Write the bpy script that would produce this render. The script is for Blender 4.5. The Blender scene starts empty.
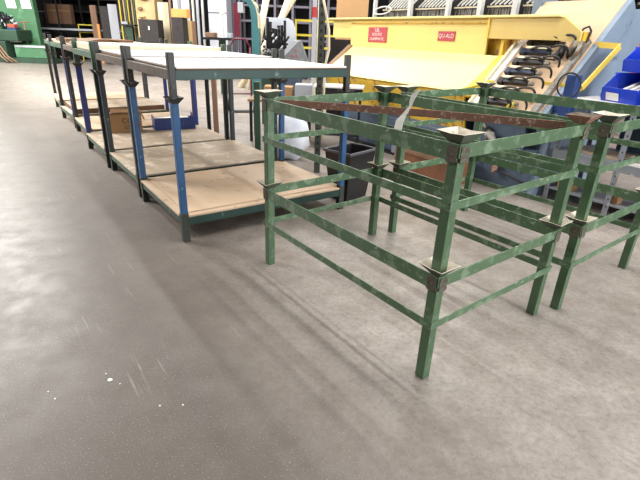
import bpy, bmesh, math, random
from mathutils import Vector, Matrix
random.seed(7)
C = bpy.context.scene.collection
S = bpy.context.scene
PI = math.pi

# ------------------------------------------------------------------ camera
FPX, PITCH, ROLL, HC = 455.1, 0.4197, 0.0397, 1.5
fw = Vector((0, math.cos(PITCH), -math.sin(PITCH)))
up0 = Vector((0, math.sin(PITCH), math.cos(PITCH)))
rt0 = Vector((1, 0, 0))
rt = math.cos(ROLL)*rt0 + math.sin(ROLL)*up0
up = -math.sin(ROLL)*rt0 + math.cos(ROLL)*up0
cd = bpy.data.cameras.new('camera'); cam = bpy.data.objects.new('camera', cd); C.objects.link(cam)
M = Matrix((rt, up, -fw)).transposed().to_4x4(); M.translation = Vector((0, 0, HC)); cam.matrix_world = M
cd.sensor_fit = 'HORIZONTAL'; cd.sensor_width = 36; cd.lens = FPX/640*36; cd.clip_end = 200
S.camera = cam

def at(x, y, Y):
    """photo measurement -> world point at distance Y"""
    d = fw*FPX + rt*(x-320) - up*(y-240)
    p = d*(Y/d.y); return Vector((p.x, p.y, p.z+HC))

# ------------------------------------------------------------------ materials
MATS = {}
def mat(name, col, rough=.5, metal=0, col2=None, scale=8, mix=.5, bump=0, stretch=(1,1,1), rust=None, rust_amt=.5, rust_scale=12, emit=0, spec=.5, wear=None, wear_amt=.6):
    if name in MATS: return MATS[name]
    m = bpy.data.materials.new(name); m.use_nodes = True
    nt = m.node_tree; N = nt.nodes; L = nt.links
    b = N['Principled BSDF']
    b.inputs['Roughness'].default_value = rough; b.inputs['Metallic'].default_value = metal
    b.inputs['Specular IOR Level'].default_value = spec
    tc = N.new('ShaderNodeTexCoord'); mp = N.new('ShaderNodeMapping'); mp.inputs['Scale'].default_value = stretch
    L.new(tc.outputs['Object'], mp.inputs['Vector'])
    def noise(sc, det=4, vec=mp):
        n = N.new('ShaderNodeTexNoise'); n.inputs['Scale'].default_value = sc; n.inputs['Detail'].default_value = det
        n.inputs['Roughness'].default_value = .6
        L.new(vec.outputs[0], n.inputs['Vector']); return n
    def ramp(src, a, b_):
        r = N.new('ShaderNodeMapRange'); r.inputs['From Min'].default_value = a; r.inputs['From Max'].default_value = b_
        L.new(src, r.inputs['Value']); return r.outputs[0]
    def mixc(fac, a, b_):
        x = N.new('ShaderNodeMix'); x.data_type = 'RGBA'
        if hasattr(fac, 'is_output'): L.new(fac, x.inputs['Factor'])
        else: x.inputs['Factor'].default_value = fac
        for i, v in ((6, a), (7, b_)):
            if hasattr(v, 'is_output'): L.new(v, x.inputs[i])
            else: x.inputs[i].default_value = (*v, 1)
        return x.outputs[2]
    c2 = col2 or tuple(c*.75 for c in col)
    n1 = noise(scale)
    cur = mixc(ramp(n1.outputs['Fac'], .5-mix/2, .5+mix/2), col, c2)
    if wear:
        nw = noise(scale*2.5, 6); t = .5+(.5-wear_amt)*.3
        cur = mixc(ramp(nw.outputs['Fac'], t, t+.08), cur, wear)
    if rust:
        nr = noise(rust_scale, 6); t = .5+(.5-rust_amt)*.35
        cur = mixc(ramp(nr.outputs['Fac'], t, t+.06), cur, rust)
    L.new(cur, b.inputs['Base Color'])
    if bump:
        bp = N.new('ShaderNodeBump'); bp.inputs['Strength'].default_value = bump; bp.inputs['Distance'].default_value = .01
        L.new(n1.outputs['Fac'], bp.inputs['Height']); L.new(bp.outputs[0], b.inputs['Normal'])
    if emit:
        b.inputs['Emission Color'].default_value = (*col, 1); b.inputs['Emission Strength'].default_value = emit
    MATS[name] = m; return m

def s(r, g, b):  # 0-255 sRGB -> linear
    f = lambda c: ((c/255+.055)/1.055)**2.4 if c > 10 else c/255/12.92
    return (f(r), f(g), f(b))

green = mat('worn_green_paint', s(80,108,78), .4, 0, s(60,86,58), 4, .7, .1, wear=s(100,122,96), wear_amt=.45, rust=s(96,78,60), rust_amt=.1, rust_scale=20)
greenrail = mat('green_rail_paint', s(86,114,84), .36, 0, s(68,94,66), 5, .7, .05, wear=s(114,136,110), wear_amt=.45, rust=s(150,160,142), rust_amt=.12, rust_scale=30)
pale = mat('worn_steel_cup', s(222,214,198), .55, 0, s(176,162,142), 14, .5, .15, rust=s(120,92,70), rust_amt=.3, rust_scale=16)
cuprust = mat('rusty_cup', s(120,104,88), .6, .2, s(80,62,50), 20, .6, .2)
cupgreen = mat('cup_underside', s(84,96,78), .6, .1, s(66,70,58), 14, .6, .1, rust=s(110,76,54), rust_amt=.3)
weld = mat('dark_weld', s(96,84,72), .7, 0, s(64,54,46), 30, .6, .3, wear=s(88,112,86), wear_amt=.4)
rusty = mat('rusty_strap', s(142,102,84), .75, 0, s(110,78,64), 14, .5, .2, wear=s(180,156,142), wear_amt=.3)
blueP = mat('worn_blue_paint', s(42,92,140), .5, 0, s(34,76,122), 8, .5, .05, wear=s(110,140,165), wear_amt=.1, rust=s(70,56,48), rust_amt=.1)
royal = mat('royal_blue_paint', s(22,44,130), .45, 0, s(18,36,104), 6)
darkP = mat('dark_blue_grey_paint', s(48,60,66), .5, 0, s(34,42,48), 6, wear=s(90,100,100), wear_amt=.15)
stub = mat('dark_worn_tube', s(62,62,60), .55, .2, s(52,54,54), 10, .5, .1, wear=s(120,118,110), wear_amt=.2)
sleeve = mat('grimy_steel', s(74,80,72), .65, .2, s(48,50,46), 14, .5, .15, rust=s(86,64,50), rust_amt=.3)
dgreen = mat('dark_teal_green_paint', s(28,66,58), .5, 0, s(20,50,46), 4, .5, .05, wear=s(110,130,120), wear_amt=.14)
lgreen = mat('mid_green_paint', s(84,112,92), .6, 0, s(70,90,78), 8, wear=s(130,120,105), wear_amt=.25)
brownrail = mat('brown_grey_paint', s(112,98,88), .7, 0, s(80,72,66), 10)
ply = mat('plywood', s(206,182,156), .6, 0, s(186,160,132), 3, .6, .02, (1,1,1), wear=s(160,140,118), wear_amt=.2)
plyB = mat('dusty_plywood', s(186,170,150), .65, 0, s(160,144,124), 3, .5, wear=s(200,186,168), wear_amt=.4)
plyedge = mat('plywood_edge', s(150,120,92), .7, 0, s(110,84,62), 4, .5, 0, (1,1,30))
hardboard = mat('brown_hardboard', s(124,90,64), .7, 0, s(96,68,48), 5)
whitesheet = mat('white_laminate', s(232,228,226), .35, 0, s(222,218,216), 2)
creamsheet = mat('cream_laminate', s(236,226,202), .5, 0, s(228,216,188), 2)
carton = mat('corrugated_cardboard', s(166,128,88), .8, 0, s(150,114,76), 3)
cartonin = mat('cardboard_inside', s(120,90,60), .85)
ink = mat('black_print', s(50,38,34), .7)
bluebin = mat('blue_plastic', s(28,66,200), .35, 0, s(22,56,180), 3)
navybin = mat('navy_plastic', s(22,54,130), .4, 0, s(18,44,110), 3)
paper = mat('white_paper', s(236,234,228), .8, 0, s(224,222,216), 6)
blackpl = mat('black_plastic', s(34,33,38), .45, 0, s(26,25,30), 4)
yel = mat('cream_yellow_sheet', s(240,224,156), .5, 0, s(236,218,146), 2)
yel2 = mat('yellow_panel', s(240,218,136), .45, 0, s(234,210,120), 2)
ochre = mat('yellow_ochre_worn', s(226,186,56), .5, 0, s(210,170,60), 6, .5, .05, rust=s(150,110,70), rust_amt=.35)
yelline = mat('yellow_edge', s(236,204,90), .45, 0, s(226,190,70), 3)
beamY = mat('shaded_yellow_beam', s(222,194,118), .5, 0, s(214,184,106), 3)  # panel yellow darkened to tan: the beam face's shade put into the colour
signred = mat('red_sign', s(190,72,84), .5, 0, s(180,62,74), 5)
signwhite = mat('sign_white', s(245,225,220), .5)
steelblue = mat('grey_blue_paint', s(130,146,164), .5, 0, s(116,132,150), 3, wear=s(90,104,120), wear_amt=.15)
bodyblue = mat('slate_blue_paint', s(84,100,118), .5, 0, s(66,80,98), 4, wear=s(50,58,70), wear_amt=.2)
deepblue = mat('deep_blue_paint', s(34,66,124), .45, 0, s(26,52,104), 4)
board = mat('pale_wood_board', s(208,180,148), .6, 0, s(192,162,130), 4, .5, 0, (1,1,1))
slatgrey = mat('clamp_grey', s(150,146,138), .5, .3, s(96,92,88), 12, rust=s(110,86,66), rust_amt=.3)
darksteel = mat('dark_steel', s(56,56,60), .45, .5, s(34,34,38), 10)
navysteel = mat('navy_steel', s(40,52,76), .45, .2, s(28,38,60), 10)
hoseM = mat('black_rubber_hose', s(30,28,28), .5, 0, s(22,20,20), 10)
whitepaint = mat('white_paint', s(226,226,222), .5, 0, s(210,210,206), 4)
creampaint = mat('cream_paint', s(222,210,180), .5, 0, s(206,192,160), 5)
greysteel = mat('grey_bench_steel', s(138,142,148), .5, .1, s(116,120,126), 5, wear=s(170,172,176), wear_amt=.2)
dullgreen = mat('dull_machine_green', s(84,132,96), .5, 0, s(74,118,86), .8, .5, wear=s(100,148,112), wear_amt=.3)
darkgreen = mat('dark_machine_green', s(54,84,66), .6, 0, s(40,62,50), 2)  # darker green paint of machine bases and posts
machtan = mat('tan_machine_paint', s(214,188,138), .55, 0, s(190,160,112), 2)
teal = mat('teal_machine_paint', s(70,124,130), .45, 0, s(56,106,112), 3)
crimson = mat('crimson_paint', s(122,30,56), .45, 0, s(96,22,44), 6)
redm = mat('red_paint', s(200,70,66), .5, 0, s(180,56,54), 4)
orangered = mat('orange_red_steel', s(214,92,70), .5, 0, s(200,80,60), 4)
orangebox = mat('orange_wood', s(226,160,88), .6, 0, s(214,148,78), 4)
signyel = mat('safety_yellow', s(222,206,70), .5, 0, s(206,190,60), 4)
peach = mat('peach_partition', s(226,180,128), .6, 0, s(220,172,120), 2)
palegrey = mat('pale_grey_steel', s(184,188,196), .5, 0, s(174,178,188), 3)
purplegrey = mat('purple_grey_steel', s(108,104,116), .5, 0, s(92,88,100), 5)
nearblack = mat('near_black_steel', s(22,20,22), .7, 0, s(12,11,13), 3)
shelfsteel = mat('dark_shelf_steel', s(56,52,52), .6, .2, s(40,36,36), 8)
wallM = mat('dim_wall', s(52,48,50), .9, 0, s(34,31,34), .6)
timber = mat('brown_timber', s(150,118,94), .7, 0, s(122,92,72), 3, .5, 0, (1,1,.2))
bag = mat('white_bag', s(224,228,238), .7, 0, s(204,210,224), 5, .5, .2)
tanwood = mat('tan_foam_block', s(220,190,146), .7, 0, s(206,174,128), 5)

# concrete floor -----------------------------------------------------------
def floor_mat():
    m = bpy.data.materials.new('polished_concrete'); m.use_nodes = True
    nt = m.node_tree; N = nt.nodes; L = nt.links; b = N['Principled BSDF']
    tc = N.new('ShaderNodeTexCoord')
    def mp(scale, rz=0):
        x = N.new('ShaderNodeMapping'); x.inputs['Scale'].default_value = scale; x.inputs['Rotation'].default_value = (0,0,rz)
        L.new(tc.outputs['Object'], x.inputs['Vector']); return x
    def noise(sc, m_, det=6, rough=.6):
        n = N.new('ShaderNodeTexNoise'); n.inputs['Scale'].default_value = sc; n.inputs['Detail'].default_value = det
        n.inputs['Roughness'].default_value = rough
        L.new(m_.outputs[0], n.inputs['Vector']); return n.outputs['Fac']
    def rng(src, a, b_, c=0, d=1):
        r = N.new('ShaderNodeMapRange'); r.inputs['From Min'].default_value = a; r.inputs['From Max'].default_value = b_
        r.inputs['To Min'].default_value = c; r.inputs['To Max'].default_value = d
        L.new(src, r.inputs['Value']); return r.outputs[0]
    def mul(a, b_):
        x = N.new('ShaderNodeMath'); x.operation = 'MULTIPLY'; L.new(a, x.inputs[0])
        if hasattr(b_, 'is_output'): L.new(b_, x.inputs[1])
        else: x.inputs[1].default_value = b_
        return x.outputs[0]
    def mixc(f, a, b_):
        x = N.new('ShaderNodeMix'); x.data_type = 'RGBA'; L.new(f, x.inputs['Factor'])
        for i, v in ((6, a), (7, b_)):
            if hasattr(v, 'is_output'): L.new(v, x.inputs[i])
            else: x.inputs[i].default_value = (*v, 1)
        return x.outputs[2]
    g = mp((1,1,1)); ang = -2.23
    # large-scale stain: a traffic aisle, worn and grimy, west of the frames
    big = noise(.9, g, 5)
    blot = noise(2.2, g, 7, .7)
    cur = mixc(rng(big, .35, .65), s(162,154,147), s(144,136,129))
    mid = noise(5, g, 8, .7); cur = mixc(rng(mid, .38, .7, 0, .7), cur, s(108,98,89))
    cur = mixc(rng(blot, .5, .72, 0, .5), cur, s(110,98,88))
    # the grimy aisle (ends along the racks)
    sx = N.new('ShaderNodeSeparateXYZ'); L.new(mp((1,1,1), -.66).outputs[0], sx.inputs[0])
    w = N.new('ShaderNodeMath'); w.operation = 'ADD'; L.new(sx.outputs['X'], w.inputs[0]); L.new(mul(big, .9), w.inputs[1])
    aisle = rng(w.outputs[0], 1.05, 2.1, 1, 0)
    cur = mixc(mul(aisle, .9), cur, s(66,56,48))
    fine = noise(38, g, 8, .75); cur = mixc(rng(fine, .45, .72, 0, .6), cur, s(84,74,66))
    spk = noise(150, g, 3, .6); cur = mixc(rng(spk, .6, .75, 0, .5), cur, s(196,186,174))
    # drag marks running with the racks
    rot = mp((1,1,1), -.66); sc_ = N.new('ShaderNodeMapping'); sc_.inputs['Scale'].default_value = (26,.9,1); L.new(rot.outputs[0], sc_.inputs['Vector'])
    st = noise(1.0, sc_, 4, .7)
    patch = noise(1.3, mp((1,1,1)), 2)
    cur = mixc(mul(rng(st, .6, .7, 0, .3), rng(patch, .5, .6)), cur, s(205,196,182))
    L.new(cur, b.inputs['Base Color'])
    L.new(rng(mid, .3, .7, .38, .56), b.inputs['Roughness'])
    b.inputs['Specular IOR Level'].default_value = .55
    bp = N.new('ShaderNodeBump'); bp.inputs['Strength'].default_value = .12; bp.inputs['Distance'].default_value = .004
    L.new(mid, bp.inputs['Height']); L.new(bp.outputs[0], b.inputs['Normal'])
    return m

# ------------------------------------------------------------------ mesh builder
class MB:
    def __init__(s_): s_.bm = bmesh.new()
    def hexa(s_, v):   # 8 pts: bottom 4 ccw, top 4 ccw
        vs = [s_.bm.verts.new(p) for p in v]
        for f in ((3,2,1,0),(4,5,6,7),(0,1,5,4),(1,2,6,5),(2,3,7,6),(3,0,4,7)): s_.bm.faces.new([vs[i] for i in f])
        return s_
    def box(s_, x0, x1, y0, y1, z0, z1):
        return s_.hexa([(x0,y0,z0),(x1,y0,z0),(x1,y1,z0),(x0,y1,z0),(x0,y0,z1),(x1,y0,z1),(x1,y1,z1),(x0,y1,z1)])
    def bar(s_, p0, p1, w, h, upv=(0,0,1)):
        p0 = Vector(p0); p1 = Vector(p1); d = (p1-p0).normalized(); u = Vector(upv)
        if abs(d.dot(u)) > .98: u = Vector((1,0,0))
        sd = d.cross(u).normalized()*w/2; uu = sd.cross(d).normalized()*h/2
        return s_.hexa([p0-sd-uu, p0+sd-uu, p1+sd-uu, p1-sd-uu, p0-sd+uu, p0+sd+uu, p1+sd+uu, p1-sd+uu])
    def tube(s_, pts, r, seg=8, closed=False):
        pts = [Vector(p) for p in pts]; n = len(pts); rings = []
        rr = r if isinstance(r, (list, tuple)) else [r]*n
        prev = None
        for i, p in enumerate(pts):
            a = pts[(i-1) % n] if (i > 0 or closed) else p
            c = pts[(i+1) % n] if (i < n-1 or closed) else p
            d = (c-a).normalized()
            if prev is None:
                x = d.cross(Vector((0,0,1)))
                if x.length < .05: x = d.cross(Vector((1,0,0)))
            else: x = prev - d*prev.dot(d)
            x.normalize(); prev = x; y = d.cross(x)
            rings.append([s_.bm.verts.new(p+(x*math.cos(t)+y*math.sin(t))*rr[i]) for t in (2*PI*k/seg for k in range(seg))])
        for i in range(n if closed else n-1):
            A = rings[i]; B = rings[(i+1) % n]
            for k in range(seg): s_.bm.faces.new((A[k], A[(k+1) % seg], B[(k+1) % seg], B[k]))
        if not closed:
            s_.bm.faces.new(rings[0][::-1]); s_.bm.faces.new(rings[-1])
        return s_
    def prism(s_, poly, fn, t0, t1):   # poly 2D, fn(a,b,t)->3D
        A = [s_.bm.verts.new(fn(a, b, t0)) for a, b in poly]; B = [s_.bm.verts.new(fn(a, b, t1)) for a, b in poly]
        n = len(poly); s_.bm.faces.new(A[::-1]); s_.bm.faces.new(B)
        for i in range(n): s_.bm.faces.new((A[i], A[(i+1) % n], B[(i+1) % n], B[i]))
        return s_
    def openbox(s_, x0, x1, y0, y1, z0, z1, t, taper=0):
        # walls + floor, wider at the top by taper
        k = taper
        o = [(x0+k,y0+k,z0),(x1-k,y0+k,z0),(x1-k,y1-k,z0),(x0+k,y1-k,z0),(x0,y0,z1),(x1,y0,z1),(x1,y1,z1),(x0,y1,z1)]
        i = [(x0+k+t,y0+k+t,z0+t),(x1-k-t,y0+k+t,z0+t),(x1-k-t,y1-k-t,z0+t),(x0+k+t,y1-k-t,z0+t),(x0+t,y0+t,z1),(x1-t,y0+t,z1),(x1-t,y1-t,z1),(x0+t,y1-t,z1)]
        O = [s_.bm.verts.new(p) for p in o]; I = [s_.bm.verts.new(p) for p in i]; F = s_.bm.faces.new
        F([O[j] for j in (3,2,1,0)]); F([I[j] for j in (0,1,2,3)])
        for a, b in ((0,1),(1,2),(2,3),(3,0)):
            F((O[a],O[b],O[b+4],O[a+4])); F((I[b],I[a],I[a+4],I[b+4])); F((O[a+4],O[b+4],I[b+4],I[a+4]))
        return s_
    def build(s_, name, m, parent=None, bevel=0, smooth=False, loc=None):
        me = bpy.data.meshes.new(name); bmesh.ops.recalc_face_normals(s_.bm, faces=s_.bm.faces); s_.bm.to_mesh(me); s_.bm.free()
        o = bpy.data.objects.new(name, me); C.objects.link(o); me.materials.append(m)
        if parent: o.parent = parent
        if bevel:
            b = o.modifiers.new('bevel', 'BEVEL'); b.width = bevel; b.segments = 2; b.limit_method = 'ANGLE'
        if smooth:
            for p in me.polygons: p.use_smooth = True
        if loc: o.location = loc
        return o

def tag(o, label=None, cat=None, group=None, kind=None):
    if label: o['label'] = label
    if cat: o['category'] = cat
    if group: o['group'] = group
    if kind: o['kind'] = kind
    return o
def merge(o, mb, m):     # pattern painted on the same part
    o.data.materials.append(m); bm = bmesh.new(); bm.from_mesh(o.data); tmp = bpy.data.meshes.new('tmp')
    for f in mb.bm.faces: f.material_index = len(o.data.materials)-1
    bmesh.ops.recalc_face_normals(mb.bm, faces=mb.bm.faces); mb.bm.to_mesh(tmp); mb.bm.free(); bm.from_mesh(tmp); bm.to_mesh(o.data); bm.free(); bpy.data.meshes.remove(tmp)
def rescale(root, k):    # same outline from further away, still standing on the floor
    for c in kids(root):
        for v in c.data.vertices:
            z = v.co.z; v.co.x *= k; v.co.y *= k; v.co.z = 0 if z < .02 else max(.02, 1.5+(z-1.5)*k)
def thing(name, label, cat, loc=(0,0,0), rz=0, group=None):
    o = bpy.data.objects.new(name, None); C.objects.link(o); o.location = loc; o.rotation_euler = (0,0,rz)
    o.empty_display_size = .1
    return tag(o, label, cat, group)
def kids(o): return [c for c in list(bpy.data.objects) if c.parent == o]
def copy_tree(o, parent=None):
    c = o.copy(); C.objects.link(c); c.parent = parent
    for ch in kids(o): copy_tree(ch, c)
    return c
def text(name, body, size, m, parent, loc, rot, extrude=.0015):
    cu = bpy.data.curves.new(name, 'FONT'); cu.body = body; cu.size = size; cu.extrude = extrude; cu.align_x = 'CENTER'; cu.align_y = 'CENTER'
    t = bpy.data.objects.new(name, cu); C.objects.link(t)
    bpy.context.view_layer.update()
    me = bpy.data.meshes.new_from_object(t); bpy.data.objects.remove(t)
    o = bpy.data.objects.new(name, me); C.objects.link(o); me.materials.clear(); me.materials.append(m)
    o.location = loc; o.rotation_euler = rot; o.parent = parent
    return o

# ------------------------------------------------------------------ setting
fl = MB().box(-30, 22, -4, 34, -.2, 0).build('floor', floor_mat()); tag(fl, kind='structure')
tag(MB().box(-30, 22, 31, 31.3, 0, 8).build('wall_back', wallM), kind='structure')
tag(MB().box(-30.3, -30, -4, 31, 0, 8).build('wall_left', wallM), kind='structure')
tag(MB().box(22, 22.3, -4, 31, 0, 8).build('wall_right', wallM), kind='structure')

# ------------------------------------------------------------------ stacking cups
def cup(r0, r1, z0, z1, seed, wob=.004):  # outer faces take the second material
    rnd = random.Random(seed); bm = MB(); B = bm.bm
    def ring(r, z, j=0):
        out = []
        for i, (a, b) in enumerate(((-1,-1),(0,-1),(1,-1),(1,0),(1,1),(0,1),(-1,1),(-1,0))):
            k = 1 if i % 2 == 0 else .96
            out.append(B.verts.new((a*r*k, b*r*k, z+(rnd.uniform(-j, j) if j else 0))))
        return out
    o0 = ring(r0, z0); o1 = ring(r1, z1, wob); i1 = [B.verts.new((v.co.x*.96, v.co.y*.96, v.co.z+.001)) for v in o1]; i0 = ring(r0*.9, z0+.008)
    for A, D in ((o0, o1), (o1, i1), (i1, i0)):
        for k in range(8):
            f = B.faces.new((A[k], A[(k+1) % 8], D[(k+1) % 8], D[k])); f.material_index = 1 if A is o0 else 0
    B.faces.new(o0[::-1]); B.faces.new(i0)
    return bm

# ------------------------------------------------------------------ green frames
LW, LL = 1.045, 1.486      # x (short side), y (long side)
def green_frame(top_mat, seed):
    r = thing('stacking_frame', '', 'frame')
    t = .05
    k = 0
    for x, y in ((0,0),(LW-t,0),(LW-t,LL-t),(0,LL-t)):
        leg = MB().box(0, t, 0, t, 0, .568).build('leg', green, r, .003, loc=(x, y, 0))
        cm = (cuprust if (k in top_mat) else pale)
        cup(.026, .066, .568, .611, seed+k, .005).build('stacking_cup', cm, leg, 0, loc=(t/2, t/2, 0)).data.materials.append(cupgreen); k += 1
        # weld patches where the top rails meet the leg
        wd = MB(); ox = -.0105 if x == 0 else t+.0072; oy = -.0105 if y == 0 else t+.0072
        pr_ = [(.001,.499),(.012,.490),(.03,.494),(.045,.488),(.056,.5),(.05,.515),(.055,.535),(.046,.556),(.02,.56),(.001,.558)]
        fx = (lambda a_: a_) if x == 0 else (lambda a_: t-a_); fy = (lambda a_: a_) if y == 0 else (lambda a_: t-a_)
        wd.prism([(fx(a_), b_) for a_, b_ in pr_], lambda p_, q_, k_: Vector((p_, k_, q_)), oy, oy+.0033)
        wd.prism([(fy(a_), b_) for a_, b_ in pr_], lambda p_, q_, k_: Vector((k_, p_, q_)), ox, ox+.0033)
        wd.build('weld', weld, leg)
    th = .007
    for zt, h, hl in ((.333, .038, .042), (.567, .056, .07)):
        MB().box(-th, LW+th, -th, -.0005, zt-h, zt).build('short_rail', greenrail, r, .0015)
        MB().box(-th, LW+th, LL+.0005, LL+th, zt-h, zt).build('short_rail', greenrail, r, .0015)
        MB().box(-th, -.0005, 0, LL, zt-hl, zt-.0003).build('long_rail', greenrail, r, .0015)
        MB().box(LW+.0005, LW+th, 0, LL, zt-hl, zt-.0003).build('long_rail', greenrail, r, .0015)
    return r
yaw1 = 2.22871 - PI/2
g1 = green_frame((), 10)
g1.location = (.5223, 1.7468, 0); g1.rotation_euler = (0,0,yaw1)
tag(g1, 'green steel stacking frame on the floor, bottom of the nearest stack')
g2 = copy_tree(g1); g2.location = (.5223, 1.7468, .577); tag(g2, 'green steel stacking frame on top of the nearest stack, carrying the rusty strap')
for c in kids(g2):
    if 'leg' in c.name and abs(c.location.x-(LW-.05)) < .01 and c.location.y < .01:
        for q in kids(c):
            if 'cup' in q.name: q.data = q.data.copy(); q.data.materials[0] = cuprust; q.data.materials[1] = rusty; q['label'] = 'rusty stacking cup'
yaw2 = 2.23410 - PI/2
g3 = copy_tree(g1); g3.location = (1.4913, 2.4315, 0); g3.rotation_euler = (0,0,yaw2); tag(g3, 'green steel stacking frame on the floor, bottom of the stack by the grey bench')
g4 = copy_tree(g3); g4.location = (1.4913, 2.4315, .577); tag(g4, 'green steel stacking frame on top of the rear stack, between near frames and grey bench')
for g in (g1, g2, g3, g4): g['group'] = 'green stacking frames'

R1 = Matrix.Rotation(yaw1, 3, 'Z')
def f1(x, y, z): return Vector((.5223, 1.7468, 0)) + R1 @ Vector((x, y, z))
# rusty strap across the top of the nearest frame (from left corner to right corner), bowed
mb = MB(); n = 14; prev = None
zt = .577+.567-.043
pa = f1(.05, LL-.12, zt); pb = f1(LW-.06, .085, zt)
side = (pb-pa).cross(Vector((0,0,1))).normalized()
pts = []
for i in range(n+1):
    t = i/n; p = pa.lerp(pb, t); p += side*(-.05*math.sin(PI*t)); p.z = zt + .002 - .038*min(1, 6*t*1.0)*0 ; pts.append(p)
B = mb.bm; rings = []
for i, p in enumerate(pts):
    w = side*.004
    rings.append([B.verts.new(q) for q in (p-w+Vector((0,0,.001)), p+w+Vector((0,0,.001)), p+w+Vector((0,0,.042)), p-w+Vector((0,0,.042)))])
for a, b in zip(rings, rings[1:]):
    for k in range(4): B.faces.new((a[k], a[(k+1) % 4], b[(k+1) % 4], b[k]))
B.faces.new(rings[0][::-1]); B.faces.new(rings[-1])
tag(mb.build('steel_strap', rusty), 'long rusty brown steel strap lying bowed across the nearest green frame', 'strap')
# white paper ribbon standing on the long rail
mb = MB(); B = mb.bm
zt += .043
base = f1(-.004, .33, zt+.001)
lat = (R1 @ Vector((0,1,0))).normalized(); inn = (R1 @ Vector((1,0,0))).normalized()
prof = [(0,0,.022,0),(.035,-.002,.022,.01),(.06,.008,.013,.02),(.1,.03,.006,.03),(.125,.035,.012,.03),(.15,.045,.014,.03),(.172,.075,.003,.03)]
cols = []
for z, sh, hw, dp in prof:
    c = base + Vector((0,0,z)) - lat*sh + inn*dp
    cols.append([B.verts.new(q) for q in (c-lat*hw, c+lat*hw, c+lat*hw+inn*.0015, c-lat*hw+inn*.0015)])
for a, b in zip(cols, cols[1:]):
    for k in range(4): B.faces.new((a[k], a[(k+1) % 4], b[(k+1) % 4], b[k]))
B.faces.new(cols[0][::-1]); B.faces.new(cols[-1])
tag(mb.build('paper_strip', paper), 'crumpled white paper strip sticking up from the long rail of nearest frame', 'paper')

# ------------------------------------------------------------------ blue racks
RW, RD = 1.555, 1.14      # x along the row's width, y along the row
def blue_rack(postm, footm, railm, deckm, side_railm=None):
    r = thing('storage_rack', '', 'rack')
    t = .05
    for x, y in ((0,0),(RW-t,0),(RW-t,RD-t),(0,RD-t)):
        pm = postm[0] if y == 0 else postm[1]
        leg = MB().box(0, t, 0, t, .004, 1.046).build('leg', pm, r, .004, loc=(x, y, 0))
        MB().box(-.002, t+.002, -.002, t+.002, .0, .235).build('sleeve', footm, leg, .003)
        cup(.026, .057, 1.044, 1.086, 3, .001).build('stacking_cup', stub, leg, loc=(t/2, t/2, 0))
    z0, z1 = .135, .2
    MB().box(t, RW-t, .005, .045, z0, z1).build('deck_beam', railm, r, .002)
    MB().box(t, RW-t, RD-.045, RD-.005, z0, z1).build('deck_beam', railm, r, .002)
    MB().box(.005, .045, t, RD-t, z0, z1).build('deck_beam', side_railm or railm, r, .002)
    MB().box(RW-.045, RW-.005, t, RD-t, z0, z1).build('deck_beam', side_railm or railm, r, .002)
    mb = MB(); e = .012
    mb.prism([(t+.004, e-.012),(RW-t-.004, e-.012),(RW-t-.004,t+.004),(RW,t+.004),(RW,RD-t-.004),(RW-t-.004,RD-t-.004),(RW-t-.004,RD),(t+.004,RD),(t+.004,RD-t-.004),(-.008,RD-t-.004),(-.008,t+.004),(t+.004,t+.004)],
             lambda a, b, q: Vector((a, b, q)), z1, z1+.016)
    mb.build('deck_board', deckm, r, .002)
    return r
def rack_top(postm, frontm, sidem):
    r = thing('rack_top', '', 'rack')
    t = .046
    for x, y in ((.002,.002),(RW-t-.002,.002),(RW-t-.002,RD-t-.002),(.002,RD-t-.002)):
        MB().box(0, t, 0, t, 0, .315).build('leg', postm, r, .004, loc=(x, y, 0))
    z0, z1 = .14, .205
    MB().box(t, RW-t, .002, .04, z0, z1).build('deck_beam', frontm, r, .002)
    MB().box(t, RW-t, RD-.04, RD-.002, z0, z1).build('deck_beam', frontm, r, .002)
    MB().box(.004, .042, t+.002, RD-t-.002, z0, z1).build('deck_beam', sidem, r, .002)
    MB().box(RW-.042, RW-.004, t+.002, RD-t-.002, z0, z1).build('deck_beam', sidem, r, .002)
    return r
rows = [  # front-left foot, rear-left direction target, posts, label
 ((-1.046,3.24), (-1.694,4.116), (blueP,blueP), sleeve, dgreen, dgreen, ply, 'blue-legged steel rack with tan plywood deck, nearest of the row'),
 ((-1.77,4.25), (-2.43,5.145), (darkP,darkP), sleeve, dgreen, lgreen, plyB, 'dark-legged steel rack with dusty plywood deck, second from the near end'),
 ((-2.515,5.23), (-3.171,6.127), (darkP,royal), sleeve, dgreen, lgreen, plyB, 'steel rack holding the cardboard box and blue tray on its lower deck'),
 ((-3.25,6.33), (-3.92,7.28), (royal,darkP), sleeve, lgreen, lgreen, ply, 'steel rack just behind the one holding the cardboard box'),
 ((-4.02,7.44), (-4.72,8.36), (royal,darkP), sleeve, lgreen, lgreen, plyB, 'steel rack with brown sheets piled on its lower deck'),
 ((-4.85,8.6), (-5.55,9.65), (stub,stub), sleeve, lgreen, lgreen, ply, 'grey-legged steel rack at the far end of the row'),
]
frames = []
for i, (a, b, pm, fm, rm, srm, dm, lab) in enumerate(rows):
    yv = Vector((b[0]-a[0], b[1]-a[1], 0)).normalized(); ang = math.atan2(yv.y, yv.x)-PI/2 - (.01 if i == 0 else 0)
    cc_ = Matrix.Rotation(ang, 3, 'Z') @ Vector((.025,.025,0)); a = (a[0]-cc_.x, a[1]-cc_.y)
    r = blue_rack(pm, fm, rm, dm, srm); r.location = (a[0], a[1], 0); r.rotation_euler = (0,0,ang)
    tag(r, lab, 'rack', 'stacking racks in a row')
    frames.append((Vector((a[0], a[1], 0)), ang))
def fr(i, x, y, z): return frames[i][0] + Matrix.Rotation(frames[i][1], 3, 'Z') @ Vector((x, y, z))
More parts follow.
